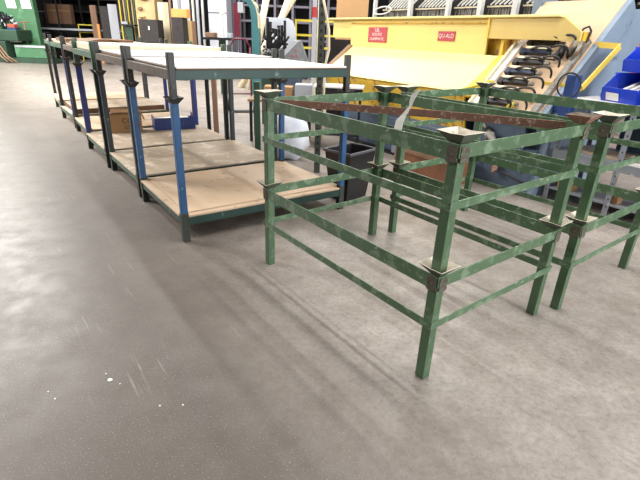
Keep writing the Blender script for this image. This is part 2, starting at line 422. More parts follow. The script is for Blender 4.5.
tops = [(stub, dgreen, brownrail, 'dark-legged green-beamed upper deck, nearest, standing in the blue rack'),
        (stub, dgreen, brownrail, 'upper deck with brown side beam, second from the near end'),
        (lgreen, lgreen, lgreen, 'upper deck with pale green side beam and stub post, third in the row'),
        (stub, lgreen, brownrail, 'upper deck with grey stub posts, fourth in the row'),
        (stub, lgreen, lgreen, 'upper deck with grey-green beam, fifth in the row'),
        (stub, lgreen, lgreen, 'upper deck at the far end of the row of racks')]
for i, (pm, fm, sm, lab) in enumerate(tops):
    t = rack_top(pm, fm, sm); t.location = fr(i, 0, 0, 1.056); t.rotation_euler = (0,0,frames[i][1]); tag(t, lab, 'rack', 'upper decks of the racks')
# sheets on the upper decks  z = 1.25
def sheet(i, x0, x1, y0, y1, z, th, m, label, bow=0, name='board'):
    mb = MB(); B = mb.bm; nx = 10; rows_ = []
    for k in range(nx+1):
        x = x0+(x1-x0)*k/nx; dz = bow*math.sin(PI*k/nx)
        rows_.append([B.verts.new(v) for v in ((x,y0,dz),(x,y1,dz),(x,y1,dz+th),(x,y0,dz+th))])
    for a, b in zip(rows_, rows_[1:]):
        for k in range(4): B.faces.new((a[k], a[(k+1) % 4], b[(k+1) % 4], b[k]))
    B.faces.new(rows_[0][::-1]); B.faces.new(rows_[-1])
    o = mb.build(name, m, None, .002); o.location = fr(i, 0, 0, z); o.rotation_euler = (0,0,frames[i][1])
    return tag(o, label, 'board')
ZT = 1.2615
sheet(0, .052, RW-.052, -.004, RD+.0, ZT, .006, hardboard, 'thin brown backing sheet under the nearest white sheet')
sheet(0, .052, RW-.052, .0, RD+.02, ZT+.008, .012, whitesheet, 'large white laminate sheet on the nearest upper deck')
sheet(1, .052, RW-.052, -.004, RD, ZT, .02, plyedge, 'brown board under the pale sheet on the second upper deck')
sheet(1, .054, RW-.06, .0, RD, ZT+.0205, .012, whitesheet, 'pale white sheet on the second upper deck')
sheet(2, .052, RW-.052, .0, RD, ZT, .012, plyB, 'dusty board under the thick cream slab on the third deck')
sheet(2, .052, RW-.054, .02, RD, ZT+.0125, .06, creamsheet, 'thick cream slab on the third upper deck')
sheet(3, .052, RW-.052, .0, RD, ZT, .02, plyB, 'flat pale board on the fourth upper deck')
sheet(3, .06, .8, .15, RD-.1, ZT+.0215, .012, hardboard, 'brown hardboard sheet bowed upward on the fourth upper deck', .07)
sheet(4, .052, RW-.052, .0, RD, ZT, .02, ply, 'tan plywood board on the fifth upper deck')
sheet(4, .1, 1.1, .1, RD-.1, ZT+.0205, .05, hardboard, 'thick brown board pile on the fifth upper deck')
sheet(5, .052, RW-.052, .0, RD, ZT, .02, plyB, 'dusty board on the farthest upper deck')
# piles on lower decks
sheet(0, .06, RW-.06, .06, RD-.055, .2165, .009, ply, 'loose tan plywood sheet on the nearest lower deck')
sheet(4, .06, RW-.06, .06, RD-.06, .2165, .07, hardboard, 'stack of brown sheets on the fifth lower deck')
sheet(4, .06, RW-.06, .06, RD-.06, .287, .008, plyB, 'pale sheet topping the brown stack on the fifth lower deck')
sheet(5, -.02, RW-.06, .06, RD-.06, .2165, .05, ply, 'tan boards on the farthest lower deck')

# cardboard box
V3 = lambda *a: Vector(a)
cb = thing('cardboard_box', 'open brown cardboard box with dark letters on a lower deck', 'box', Vector((-2.86,6.12,.2165)), .36)
MB().openbox(0, .40, 0, .2, 0, .24, .005).build('carton', carton, cb)
MB().hexa([V3(0,.2,.241),V3(.4,.2,.241),V3(.4,.205,.241),V3(0,.205,.241),V3(.02,.25,.285),V3(.38,.25,.275),V3(.38,.255,.275),V3(.02,.255,.285)]).build('flap', carton, cb)
MB().hexa([V3(.4,0,.235),V3(.4,.2,.235),V3(.405,.2,.24),V3(.405,0,.24),V3(.435,.01,.16),V3(.435,.19,.16),V3(.44,.19,.165),V3(.44,.01,.165)]).build('flap', carton, cb)
MB().hexa([V3(0,0,.241),V3(.004,0,.241),V3(.004,.2,.241),V3(0,.2,.241),V3(.07,.01,.27),V3(.074,.01,.27),V3(.074,.19,.27),V3(.07,.19,.27)]).build('flap', cartonin, cb)
text('lettering', 'CO', .095, ink, cb, (.225,-.002,.155), (PI/2,0,0))
mb = MB()
for k in range(3):
    for j in range(4): mb.box(.17+j*.028, .19+j*.028, -.002, -.0005, .05+k*.02, .062+k*.02)
mb.build('faded_print', mat('faded_brown_print', s(126,96,64), .8), cb)
# blue tray
tr = thing('plastic_tray', 'blue plastic tray with cut-down sides beside the cardboard box', 'tray', Vector((-2.36,6.40,.2165)), .5)
mb = MB(); mb.box(0,.56,0,.25,0,.006); mb.box(0,.56,0,.008,.006,.165); mb.box(0,.56,.242,.25,.006,.15); 
mb.prism([(.008,.006),(.242,.006),(.242,.19),(.17,.19),(.12,.17),(.008,.165)], lambda a, b, q: Vector((q, a, b)), 0, .008)
mb.prism([(.008,.006),(.242,.006),(.242,.21),(.17,.21),(.12,.17),(.008,.165)], lambda a, b, q: Vector((q, a, b)), .552, .56)
mb.build('tray_shell', navybin, tr, .003)
mb = MB()
for k in range(9): mb.box(.03+k*.06, .036+k*.06, -.006, 0, .01, .15)
mb.box(0,.56,-.008,0,.15,.168); mb.build('rim_rib', navybin, tr)
o = MB().box(.02,.5,.02,.23,.008,.15).build('paper_stack', paper); o.location = tr.location; o.rotation_euler = tr.rotation_euler
tag(o, 'white sheets filling the blue plastic tray', 'paper')

# ------------------------------------------------------------------ clamp carrier machine
ma = math.radians(-56); mx = Vector((math.cos(ma), math.sin(ma), 0)); nx_ = Vector((-mx.y, mx.x, 0)); MO = Vector((.30, 7.45, 0))
mc = thing('clamp_carrier', 'large yellow and blue-grey panel clamping machine with hoses behind the green frames', 'machine', MO, ma)
# local axes: x along mx, y along nx_, z up
V = Vector
def P(x, y, z): return V((x, y, z))
# base and body
MB().box(.02, 3.3, .02, 1.2, .03, .5).build('base_body', bodyblue, mc, .004)
MB().box(.0, 2.35, -.0, .06, .0, .06).build('base_shadow_strip', darksteel, mc)  # dark strip stands in for the shadow line under the base frame
MB().prism([(.12,.5),(1.2,.5),(1.2,1.0),(.5,.95),(.2,.93)], lambda a, b, q: P(q, a, b), -.6, 2.3).build('inner_body', bodyblue, mc)
# apron: yellow worn skirt below the slope
MB().prism([(0,.96),(.02,.985),(.14,.55),(.12,.53)], lambda a, b, q: P(q, a, b), -.55, 2.32).build('apron', ochre, mc)
# sloping cream sheet
MB().prism([(-.03,.975),(-.02,1.0),(.5,1.372),(.5,1.35)], lambda a, b, q: P(q if a < .4 else q, a, b), -.55, 2.32).build('chute_sheet', yel, mc)
# folded edge at right of the chute, yellow wedge
MB().prism([(-.05,.95),(-.02,1.0),(.5,1.374),(.5,1.79),(.56,1.79),(.56,1.2),(.1,.9)], lambda a, b, q: P(q, a, b), 2.321, 2.36).build('end_cheek', yelline, mc)
MB().prism([(2.321,-.03),(2.52,.02),(2.45,.5),(2.321,.5)], lambda a, b, q: P(a, b, q), 0, .01)
o = MB().hexa([P(2.36,-.03,.93),P(2.46,.0,.95),P(2.40,.5,1.33),P(2.36,.5,1.33),P(2.36,-.03,1.0),P(2.46,.0,1.0),P(2.40,.5,1.385),P(2.36,.5,1.385)]).build('edge_flange', yelline, mc)
# left edge brown angle
MB().prism([(-.02,.96),(-.02,1.0),(.5,1.40),(.5,1.33)], lambda a, b, q: P(q, a, b), -.66, -.551).build('side_angle', timber, mc)
# upright hopper panel
MB().box(-.6, 2.12, .5, .53, 1.35, 1.77).build('hopper_panel', yel2, mc)
MB().box(-.6, 2.12, .478, .4995, 1.715, 1.73).build('panel_fold', ochre, mc)
MB().prism([(.44,1.775),(.44,1.8),(.6,1.81),(.6,1.775)], lambda a, b, q: P(q, a, b), -1.2, 3.02).build('top_lip', yel, mc, .004)
MB().box(-1.15, -.601, .52, .55, 1.5, 1.774).build('end_panel', yel2, mc)
# beam to the right, chamfered
MB().prism([(2.125,1.553),(3.12,1.553),(3.26,1.5),(3.26,1.64),(3.05,1.775),(2.125,1.775)], lambda a, b, q: P(a, q, b), .47, .5).build('beam', beamY, mc, .003)
MB().hexa([P(3.255,.5,1.5),P(3.275,.5,1.5),P(3.275,.64,1.5),P(3.255,.64,1.5),P(3.255,.5,1.64),P(3.275,.5,1.64),P(3.275,.64,1.64),P(3.255,.64,1.64)]).build('beam_end', ochre, mc)
MB().box(2.125, 2.15, .455, .4695, 1.553, 1.775).build('beam_seam', yelline, mc)
# signs
sg = MB().box(-.14, .3, .488, .4995, 1.455, 1.665).build('sign', signred, mc, .004)
sg['label'] = 'red sign with three white lines'
for tx, z, sz in (('L&L', 1.625, .066), ('ROUTES', 1.563, .056), ('CLAMPMATIC', 1.5, .05)): text('sign_lettering', tx, sz*1.12, signwhite, sg, (.08, .4865, z), (PI/2,0,0))
sg = MB().box(1.33, 1.62, .488, .4995, 1.51, 1.625).build('sign', signred, mc, .004)
sg['label'] = 'small red sign with one white line'
text('sign_lettering', 'QU-ALD', .07, signwhite, sg, (1.475, .4865, 1.567), (PI/2,0,0))
# bed at 45 degrees
def bed(x, n_, off=0): return P(x, n_-off*.7071, .92+n_+off*.7071)
def slab(x0, x1, a0, a1, o0, o1): 
    return [bed(x0,a0,o0),bed(x1,a0,o0),bed(x1,a1,o0),bed(x0,a1,o0),bed(x0,a0,o1),bed(x1,a0,o1),bed(x1,a1,o1),bed(x0,a1,o1)]
MB().hexa(slab(2.57, 3.33, -.12, .68, -.03, 0)).build('bed_plate', board, mc)
mb = MB()
mb.hexa(slab(2.40, 3.33, .681, 1.05, -.03, .0)); mb.build('bed_board', board, mc)
MB().hexa(slab(2.50, 2.57, -.12, .66, -.05, .02)).build('bed_rail', whitepaint, mc)
MB().hexa(slab(2.365, 2.47, -.1, .9, -.09, -.06)).build('inner_sheet', ochre, mc)
MB().hexa(slab(2.47, 2.50, -.12, .60, -.05, .05)).build('bed_rail', creampaint, mc)
MB().hexa(slab(3.25, 3.31, -.12, .62, .0, .05)).build('bed_rail', slatgrey, mc)
MB().hexa(slab(3.331, 3.39, -.12, 1.05, -.22, -.0)).build('side_beam', steelblue, mc, .003)
MB().prism([(.05,.0),(1.5,.0),(1.5,1.9),(1.2,1.88),(.2,.87)], lambda a, b, q: P(q, a, b), 3.3, 3.36).build('side_panel', steelblue, mc)
MB().prism([(.1,.1),(1.4,.1),(1.4,1.85),(1.2,1.85),(.15,.82)], lambda a, b, q: P(q, a, b), 2.45, 3.29).build('bed_support', bodyblue, mc)
# clamps with hoses
nc = 7
for k in range(nc):
    a = -.03 + k*.1
    cl = MB(); cl.hexa(slab(2.64, 2.98, a, a+.03, .02, .055)).hexa(slab(2.64, 2.70, a-.012, a+.04, .0, .06))
    clamp = cl.build('clamp_bar', navysteel if k % 2 else darksteel, mc)
    MB().hexa(slab(2.68, 3.0, a+.034, a+.056, .012, .065)).build('clamp_jaw', creampaint, clamp)
    MB().tube([bed(2.97, a+.012, .035), bed(3.07, a+.012, .04)], .018, 10).build('piston', slatgrey, clamp)
    for j, (x0, sp, hh) in enumerate(((2.74, .27, .10), (2.93, .27, .125))):
        pts = []
        for q in range(15):
            t = q/14
            pts.append(bed(x0+sp*math.sin(t*PI*.62)/.93, a+.03 - .05*t, .045+hh*math.sin(t*PI*.95)**.8 - .02*t))
        MB().tube(pts, .0115, 6).build('hose', hoseM, clamp, smooth=True)
# long hose loop at the top of the bed
pts = [bed(3.2,.45,.03), bed(3.2,.5,.05), bed(3.2,.58,.10), bed(3.22,.66,.13), bed(3.26,.68,.13), bed(3.29,.66,.10), bed(3.29,.6,.05), bed(3.27,.52,0)]
MB().tube(pts, .011, 8).build('hose', hoseM, mc, smooth=True)
# actuator near beam end
mb = MB(); mb.tube([bed(3.2,.47,.04), bed(3.22,.56,.1)], .035, 12).tube([bed(3.27,.42,.03), bed(3.29,.56,.1)], .024, 12)
mb.build('actuator', slatgrey, mc, smooth=True)
mb = MB(); mb.tube([bed(3.1,.44,.03), bed(3.11,.52,.06)], .04, 12); mb.tube([bed(2.75,.42,.06), bed(3.12,.40,.07)], .008, 8); mb.build('actuator', darksteel, mc, smooth=True)
# grip handle in yellow at lower left of the bed
MB().tube([bed(2.22,.03,.05), bed(2.42,.07,.08), bed(2.58,.13,.09), bed(2.62,.15,.07)], .018, 10).build('lever', signyel, mc, smooth=True)
mb = MB(); mb.tube([bed(2.97,-.04,.02), bed(3.03,-.02,.05)], .028, 10).tube([bed(3.13,.05,.02), bed(3.18,.07,.05)], .026, 10); mb.build('yellow_cap', signyel, mc, smooth=True)
# sloping yellow guard loop on the side
GA, GB, GC, GD = (3.13,.22), (3.54,.22), (3.60,.6), (3.36,.61)
G = [bed(3.03,.22,.02), bed(3.42,.22,.02), bed(3.86,.62,.02), bed(3.5,.66,.02)]
G = [bed(2.95+.0,.10,.06)]  # replaced below
def bedw(x, n_): return P(x, n_, .92+n_)
MB().bar(bedw(GA[0],GA[1]), bedw(GB[0],GB[1]), .012, .055).bar(bedw(GB[0],GB[1]), bedw(GC[0],GC[1]), .012, .055).bar(bedw(GC[0],GC[1]), bedw(GD[0],GD[1]), .012, .055).build('guard_bar', yelline, mc)
# blue cylinder housing and black hose ring on the side
MB().box(3.47, 3.57, .03, .13, .75, 1.26).box(3.361, 3.469, .06, .1, .9, 1.0).build('valve_housing', deepblue, mc, .006)
pts = [P(3.54+.1*math.cos(t), -.02+.02*math.cos(t), 1.17+.11*math.sin(t)) for t in [2*PI*k/20 for k in range(20)]]
MB().tube(pts, .008, 6, True).build('hose_ring', hoseM, mc, smooth=True)
# hand wheel and shaft low on the front
MB().tube([P(2.95,-.05,.24), P(3.42,-.08,.17)], .012, 8).build('shaft', darksteel, mc, smooth=True)
MB().tube([P(2.93,-.06,.24), P(2.96,-.03,.24)], [.06,.05], 14).build('hand_wheel', rusty, mc)
MB().tube([P(2.75,-.02,.62), P(2.85,-.1,.55)], .05, 12).tube([P(2.85,-.1,.6), P(2.98,-.14,.48)], [.045,.02], 12).tube([P(2.72,-.06,.66), P(2.75,-.12,.66)], .035, 12).build('gearmotor', slatgrey, mc, smooth=True)
MB().box(2.55, 3.2, -.02, .019, .35, .85).build('front_panel', bodyblue, mc)
MB().box(1.2, 1.55, -.012, .019, .04, .3).build('front_panel', steelblue, mc)
MB().box(1.8, 2.46, .60, .615, 1.2, 1.70).build('inner_panel', ochre, mc)
# upper carousel behind the hopper: white posts, grey slats, dark backdrop
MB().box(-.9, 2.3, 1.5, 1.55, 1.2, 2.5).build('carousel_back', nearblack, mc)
for k, (x0, w) in enumerate(((-.75,.04),(.10,.06),(.88,.06),(1.44,.07),(1.98,.07))):
    MB().box(x0, x0+w, 1.04, 1.1, 1.0, 2.45).build('carousel_post', whitepaint, mc)
rn = random.Random(4)
for x0, x1 in ((-.6,.08),(.18,.86),(.96,1.42),(1.53,1.96),(2.07,2.28)):
    mb = MB()
    k = x0
    while k < x1-.03:
        mb.box(k, k+.022, 1.16+rn.uniform(0,.02), 1.2, 1.5, 1.93+rn.uniform(-.01,.01)); k += .034
    mb.build('slat_bank', slatgrey, mc)
    MB().box(x0, x1, 1.13, 1.155, 1.935, 1.955).build('carousel_rail', creampaint, mc)
    mb = MB(); k = x0
    while k < x1-.1:
        mb.bar(P(k, 1.2, 1.97), P(k+.16, 1.25, 2.12), .02, .02); k += .07
    mb.build('link_bank', whitepaint, mc)
    MB().bar(P(x0, 1.3, 2.0), P(x1, 1.3, 2.2), .03, .04).build('link_bar', timber, mc)
MB().box(2.30, 2.42, 1.0, 1.3, 1.3, 2.0).build('corner_post', steelblue, mc)
pts = [P(-.45+.2*math.cos(t), 1.0+.05*math.sin(t), 1.93+.06*math.sin(t)) for t in [2*PI*k/20 for k in range(20)]]
MB().tube(pts, .012, 6, True).build('hoop', whitepaint, mc, smooth=True)
# feet legs
MB().box(.1, .2, 1.0, 1.1, 0, .03).box(3.1, 3.2, .1, .2, 0, .03).box(.1,.2,.1,.2,0,.03).build('foot', darksteel, mc)

# brown panel leaning / crate on the floor in front of machine
bx = thing('plywood_crate', 'rusty brown plywood crate on the floor against the machine base', 'crate', MO + mx*1.66 + nx_*-.36, ma)
MB().box(0, 1.02, .0, .3, .0, .27).build('crate_body', mat('rust_brown_ply', s(140,92,62), .7, 0, s(110,70,46), 4), bx, .004)
MB().box(.0, 1.02, -.012, -.0005, .21, .27).box(.0,.05,-.012,-.0005,0,.21).box(.97,1.02,-.012,-.0005,0,.21).build('batten', timber, bx)

# ------------------------------------------------------------------ grey bench with bins
bO = MO + mx*3.43 + nx_*.19
bn = thing('work_bench', 'grey steel shop bench with perforated legs and pale top beside the machine', 'bench', bO, ma)
BL, BD = 1.9, .68
for x, y in ((0,0),(BL-.05,0),(0,BD-.05),(BL-.05,BD-.05),(.62,0)):
    lg = MB().box(x, x+.05, y, y+.005, 0, 1.0).box(x, x+.005, y+.005, y+.05, 0, 1.0).build('leg', greysteel, bn)
    mb = MB()
    for k in range(12): mb.box(x+.02, x+.03, y-.0012, y-.0002, .1+k*.075, .115+k*.075)
    merge(lg, mb, nearblack)
MB().box(-.01, BL, -.015, BD, 1.0, 1.03).build('bench_top', greysteel, bn, .003)
MB().box(0, BL, -.012, -.001, .45, .53).box(.051, BL-.051, 0, BD, .51, .53).build('shelf', greysteel, bn)
MB().box(.051, BL-.051, 0.006, BD, .12, .14).build('shelf', greysteel, bn)
MB().box(.3, BL-.1, BD-.04, BD-.02, .53, .99).build('back_panel', bodyblue, bn)
def bnp(x, y, z): return bO + mx*x + nx_*y + V((0,0,z))
def bobj(mb, name, m, x, y, z, label, cat, bevel=0, rz=0, group=None):
    o = mb.build(name, m, None, bevel); o.location = bnp(x, y, z); o.rotation_euler = (0,0,ma+rz); return tag(o, label, cat, group)
bobj(MB().box(0, 1.5, 0, .5, 0, .012), 'laminate_board', whitesheet, .02, .02, 1.0305, 'white panel lying on the grey bench under the blue bins', 'board')
bobj(MB().box(0, .5, 0, .35, 0, .015), 'wooden_board', ply, .08, .1, .5305, 'tan wooden board on the upper shelf of the grey bench', 'board')
for k, (x, w) in enumerate(((.1,.08),(.2,.07),(.62,.09))):
    bobj(MB().openbox(0, w, 0, .1, 0, .07, .004), 'small_carton', carton, x, .05, .1405, 'small open tan carton on the lowest bench shelf, %s' % ('left end','second from left end','beside the perforated middle leg')[k], 'box')
bobj(MB().box(0,.5,0,.35,0,.02), 'white_board', whitesheet, .72, .0, .5305, 'white board edge on bench shelf under the tan block', 'board')
bobj(MB().box(0,.36,0,.2,0,.07), 'foam_block', tanwood, .78, .05, .551, 'rounded tan block on white board on the bench shelf', 'block', .03)
bobj(MB().box(0,.05,0,.05,0,.1), 'red_can', redm, .86, .3, .551, 'small red can on the bench shelf behind the tan block', 'can', .006)
# blue stacking bins
def bin_(x, y, z, rz, label, w=.28, d=.34, h=.17, label_mat=True, content=True):
    r = thing('parts_bin', label, 'bin', bnp(x, y, z), ma+rz, 'blue parts bins on the bench')
    t = .006; mb = MB()
    prof = [(0,0),(d,0),(d,h),(.12,h),(.0-.02,.45*h)]
    for a in (0, w-t): mb.prism(prof, lambda p_, q_, k_: V((k_, p_, q_)), a, a+t)
    mb.box(t, w-t, 0, d, 0, t); mb.box(t, w-t, d-t, d, t, h)
    mb.prism([(0,0),(t,0),(t-.015,.5*h),(-.02,.5*h)], lambda p_, q_, k_: V((k_, p_, q_)), t, w-t)
    mb.build('bin_shell', bluebin, r, .002)
    mb = MB(); mb.box(-.008, 0, .1, d, h-.02, h); mb.box(w, w+.008, .1, d, h-.02, h); mb.box(t, w-t, d-t-.008, d-t, h-.02, h); mb.build('bin_rim', bluebin, r, .002)
    if label_mat: MB().hexa([V((.06,-.003,.012)),V((.2,-.003,.012)),V((.2,-.001,.012)),V((.06,-.001,.012)),V((.06,-.0225,.08)),V((.2,-.0225,.08)),V((.2,-.0205,.08)),V((.06,-.0205,.08))]).build('card', paper, r)
    return r
bin_(.25, .15, 1.044, -.3, 'blue parts bin holding white tubes, front of the bench group', .38, .44, .25)
bin_(.13, .38, 1.044, .1, 'small blue parts bin at the left rear end of the bench', .14, .18, .1, False)
bin_(.68, .1, 1.044, -.3, 'blue parts bin at the right edge of the photo, on the bench', .38, .44, .25, False)
bin_(.27, .36, 1.302, -.25, 'blue parts bin stacked on top of the other two', .42, .4, .22, False)
for k in range(5):
    o = MB().tube([V((0,0,0)), V((0,.3,.1))], .018, 10).build('white_tube', paper, None, smooth=True)
    o.location = bnp(.33+k*.04, .2-.012*k, 1.1+(.02 if k % 2 else 0)); o.rotation_euler = (0,0,ma-.25+.03*k)
    tag(o, 'white cardboard tube lying in the front blue bin', 'tube', 'white tubes in the blue bin')

# ------------------------------------------------------------------ black bin
tb = thing('waste_bin', 'black plastic waste bin on the floor behind the nearest blue rack', 'bin', (.27, 4.5, 0), yaw1+.2)
mb = MB(); mb.openbox(-.21, .21, -.16, .16, 0, .5, .006, .05); mb.build('bin_shell', blackpl, tb, .003)
mb = MB()
for a in ((-.222,.222,-.172,-.1605),(-.222,.222,.1605,.172),(-.222,-.2105,-.1605,.1605),(.2105,.222,-.1605,.1605)): mb.box(a[0],a[1],a[2],a[3],.48,.505)
mb.build('bin_rim', mat('grey_rim', s(96,94,104), .4), tb, .002)

# ------------------------------------------------------------------ posts & clutter between racks and machine
def post(name, x, ytop, ybot, Y, w, m, label, cat, floor=True, slotted=False, depth=None):
    a = at(x, ytop, Y); z1 = a.z; X = at(x, ybot, Y).x
    b = at(x, ybot, Y)
    z0 = 0 if floor else b.z
    cx = (a.x+b.x)/2
    r = MB().box(-w/2, w/2, 0, depth or w, z0, z1).build(name, m, None, .003); r.location = (cx, Y, 0)
    tag(r, label, cat)
    if slotted:
        mb = MB(); z = z0+.1
        while z < z1-.05:
            mb.box(-w*.2, w*.2, -.0015, -.0003, z, z+.035); z += .08
        merge(r, mb, nearblack)
    return r
post('slotted_post', 320, -12, 150, 5.35, .07, sleeve, 'brown slotted steel upright behind the black bin', 'post', slotted=True)
post('steel_post', 257, 82, 150, 5.9, .07, darkgreen, 'dark green square post standing behind the nearest rack', 'post')
post('slotted_post', 207, 68, 120, 7.2, .05, darksteel, 'thin dark slotted post behind the second rack', 'post', slotted=True)
post('steel_post', 214, 68, 120, 7.4, .07, timber, 'brown post beside the thin slotted post', 'post')
post('steel_post', 345, 100, 150, 5.6, .045, green, 'green post behind the blue leg by the black bin', 'post')
# cream power cable
mb = MB(); mb.tube([at(322,-8,5.2), at(326,12,5.2), at(329,30,5.2), at(329,50,5.2), at(325,66,5.2), at(324,90,5.2), at(322,140,5.2)], .012, 8)
tag(mb.build('power_cable', creampaint, None, smooth=True), 'cream cable hanging down beside the slotted upright', 'cable')
# white bag & clutter
bmv = bmesh.new(); bmesh.ops.create_icosphere(bmv, subdivisions=3, radius=1)
rn = random.Random(2)
for v in bmv.verts:
    f = 1+.08*math.sin(7*v.co.x+3*v.co.y)+.06*math.sin(9*v.co.z+4*v.co.x)
    v.co = V((v.co.x*.26*f, v.co.y*.2*f, max(-.28, v.co.z*.34*f)+.28))
me = bpy.data.meshes.new('rubbish_bag'); bmv.to_mesh(me); bmv.free(); me.materials.append(bag)
for p in me.polygons: p.use_smooth = True
o = bpy.data.objects.new('rubbish_bag', me); C.objects.link(o); o.location = (-.46, 6.0, .0); tag(o, 'white plastic bag on the floor behind the nearest rack', 'bag')
# trolley with white top under which clutter shows
tv = thing('cart', 'dark shop cart with a white top standing behind the nearest rack', 'cart', (.1, 6.6, 0), -.1)
MB().box(-.28, .42, 0, .4, .86, .885).build('cart_top', whitesheet, tv)
MB().box(-.25, .40, .02, .38, .74, .859).build('cart_apron', nearblack, tv)
for x, y in ((-.24,.03),(.36,.03),(-.24,.34),(.36,.34)): MB().box(x, x+.03, y, y+.03, 0, .739).build('leg', darksteel, tv)
MB().box(-.24, .39, .03, .37, .2, .23).build('cart_shelf', darksteel, tv)
o = MB().box(0,.42,0,.3,0,.18).build('carton', carton); o.location = (-.92, 7.05, .621); tag(o, 'tan carton on the clutter table behind the nearest rack', 'box')
ct = thing('side_table', 'low dark table carrying a tan carton behind the racks', 'table', (-1.15, 6.95, 0))
MB().box(0,.95,0,.5,.59,.62).build('table_top', timber, ct)
for x, y in ((.02,.02),(.89,.02),(.02,.44),(.89,.44)): MB().box(x, x+.04, y, y+.04, 0, .589).build('leg', darksteel, ct)
o = MB().box(0,.35,0,.25,0,.26).build('drum_case', redm); o = o; o.location = (-.72, 7.0, 0); tag(o, 'red and tan case on the floor under the low dark table', 'case')
MB().box(.05,.3,-.004,-.0005,.05,.15).build('case_panel', machtan, o)
o = MB().box(0,.25,0,.3,0,.22).build('steel_box', palegrey); o.location = (-.46, 7.05, .621); tag(o, 'pale grey steel box on the low dark table beside the tan carton', 'box')

# red hand truck
ht = thing('hand_truck', 'crimson hand truck with dark wheels standing beyond the racks', 'hand truck', (-1.75, 9.9, 0), .25)
mb = MB()
for x in (-.2, .2): mb.tube([V((x,0,.1)), V((x,.12,1.25))], .018, 8)
mb.tube([V((-.2,.12,1.25)), V((-.12,.16,1.4)), V((.12,.16,1.4)), V((.2,.12,1.25))], .018, 8)
for z in (.35,.65,.95): mb.tube([V((-.2,.1*z,z)), V((.2,.1*z,z))], .012, 8)
mb.build('truck_frame', crimson, ht, smooth=True)
MB().box(-.22,.22,-.22,.02,.01,.025).build('toe_plate', darksteel, ht)
for x in (-.27,.27):
    w = MB().tube([V((x-.03,.1,.13)), V((x+.03,.1,.13))], .13, 20).build('wheel', hoseM, ht)
    MB().tube([V((x-.034,.1,.13)), V((x+.034,.1,.13))], .06, 14).build('wheel_hub', palegrey, w)

# ------------------------------------------------------------------ middle background machines
# bandsaw
bs = thing('bandsaw', 'teal bandsaw with a pale curved neck rising behind the nearest rack', 'bandsaw', (at(251,60,13).x, 13, 0))
arc = [(.16,1.75),(.14,1.92),(.06,2.06),(-.04,2.12),(-.14,2.1),(-.14,2.04),(-.06,2.02),(0,1.92),(.02,1.75),(.02,.9),(.16,.9)]
MB().prism(arc, lambda a, b, q: V((a, q, b)), 0, .25).build('neck', teal, bs, .006)
out = [(.165,1.6),(.16,1.8),(.12,1.98),(.03,2.09),(-.06,2.135),(-.15,2.12),(-.15,2.105),(-.06,2.115),(.02,2.07),(.1,1.96),(.14,1.8),(.145,1.6)]
MB().prism(out, lambda a, b, q: V((a, q, b)), -.012, .262).build('neck_trim', creampaint, bs)
MB().box(.0, .16, -.0, .25, 0, .9).build('base', teal, bs, .01)
MB().box(-.2,.1,-.1,.45,.93,.97).build('saw_table', darksteel, bs)
MB().box(-.3,-.2,.02,.14,1.45,2.0).build('blade_guard', crimson, bs)
MB().box(-.22,-.121,.0,.2,1.85,2.02).build('head', palegrey, bs)
MB().tube([V((-.25,.1,.97)), V((-.25,.1,1.45))], .008, 6).build('blade', palegrey, bs)
rescale(bs, 1.41)
# drill press / grinder
dp = thing('drill_press', 'dark bench drill with a pale round gauge in front of grey cabinet', 'drill', (at(220,60,12.6).x, 12.6, 0))
MB().box(-.3,.22,-.05,.45,1.38,1.42).build('press_table', darksteel, dp)
MB().box(-.03,.08,.1,.2,0,1.379).build('base', darkgreen, dp)
MB().tube([V((.06,.1,1.42)), V((.06,.1,1.85))], .02, 8).build('column', whitepaint, dp)
MB().tube([V((.06,.06,1.86)), V((.06,.1,1.86))], .06, 16).build('gauge', whitepaint, dp)
MB().box(-.24,-.08,0,.25,1.421,1.5).build('vice', timber, dp, .01)
MB().box(.12,.2,.1,.3,1.421,1.5).build('chuck', palegrey, dp, .01)
rescale(dp, 1.42)
# grey cabinet
gc = MB().box(at(207.5,0,17).x, at(226,0,17).x, 17, 17.9, 0, 3.6).build('steel_cabinet', palegrey, None, .01); tag(gc, 'tall pale grey steel cabinet behind the drill', 'cabinet')
MB().box(at(207.5,0,17).x+.01, at(226,0,17).x-.01, 16.985, 16.999, 2.1, 2.13).build('seam', purplegrey, gc)
for k, (x, m_, w, lb) in enumerate(((233,purplegrey,.16,'purple-grey column right of the drill'),(203,whitepaint,.05,'white pipe upright left of grey cabinet'),(198,palegrey,.06,'pale grey pipe upright left of the white pipe'),(193.5,creampaint,.06,'cream upright beside the cream panel'),(229,nearblack,.06,'black upright behind the round gauge'))):
    post('upright', x, -25, 60, 18.2+.2*k, w*1.6, m_, lb, 'post')
# black tooling turret with white guard
tt = thing('lathe', 'machine with black tooling turret before a white curved guard', 'machine', (at(276,60,8.6).x, 8.6, 0))
MB().prism([(-.22,.9),(.32,.9),(.32,1.62),(.26,1.74),(.18,1.78),(-.22,1.78)], lambda a, b, q: V((a, q, b)), .3, .33).build('guard', bag, tt)
MB().box(-.25,.3,-.1,.5,0,.9).build('base', darkgreen, tt, .01)
mb = MB(); rn = random.Random(8)
for k in range(7):
    x = -.17+k*.05; mb.box(x, x+.035, .02, .15, 1.25+rn.uniform(0,.1), 1.55+rn.uniform(0,.22))
mb.box(-.14,.16,.0,.2,1.28,1.42)
for k in range(16):
    x = rn.uniform(-.2,.2); z = rn.uniform(1.15,1.6); mb.tube([V((x,-.05,z)), V((x+rn.uniform(-.07,.07),.1,z+rn.uniform(-.05,.08)))], rn.uniform(.012,.035), 8)
mb.build('turret', nearblack, tt)
mb = MB()
for k in range(7):
    x = rn.uniform(-.2,.2); z = rn.uniform(1.15,1.55); mb.tube([V((x,-.09,z)), V((x+.02,-.05,z+.04))], .014, 8)
mb.build('tool_holder', palegrey, tt)
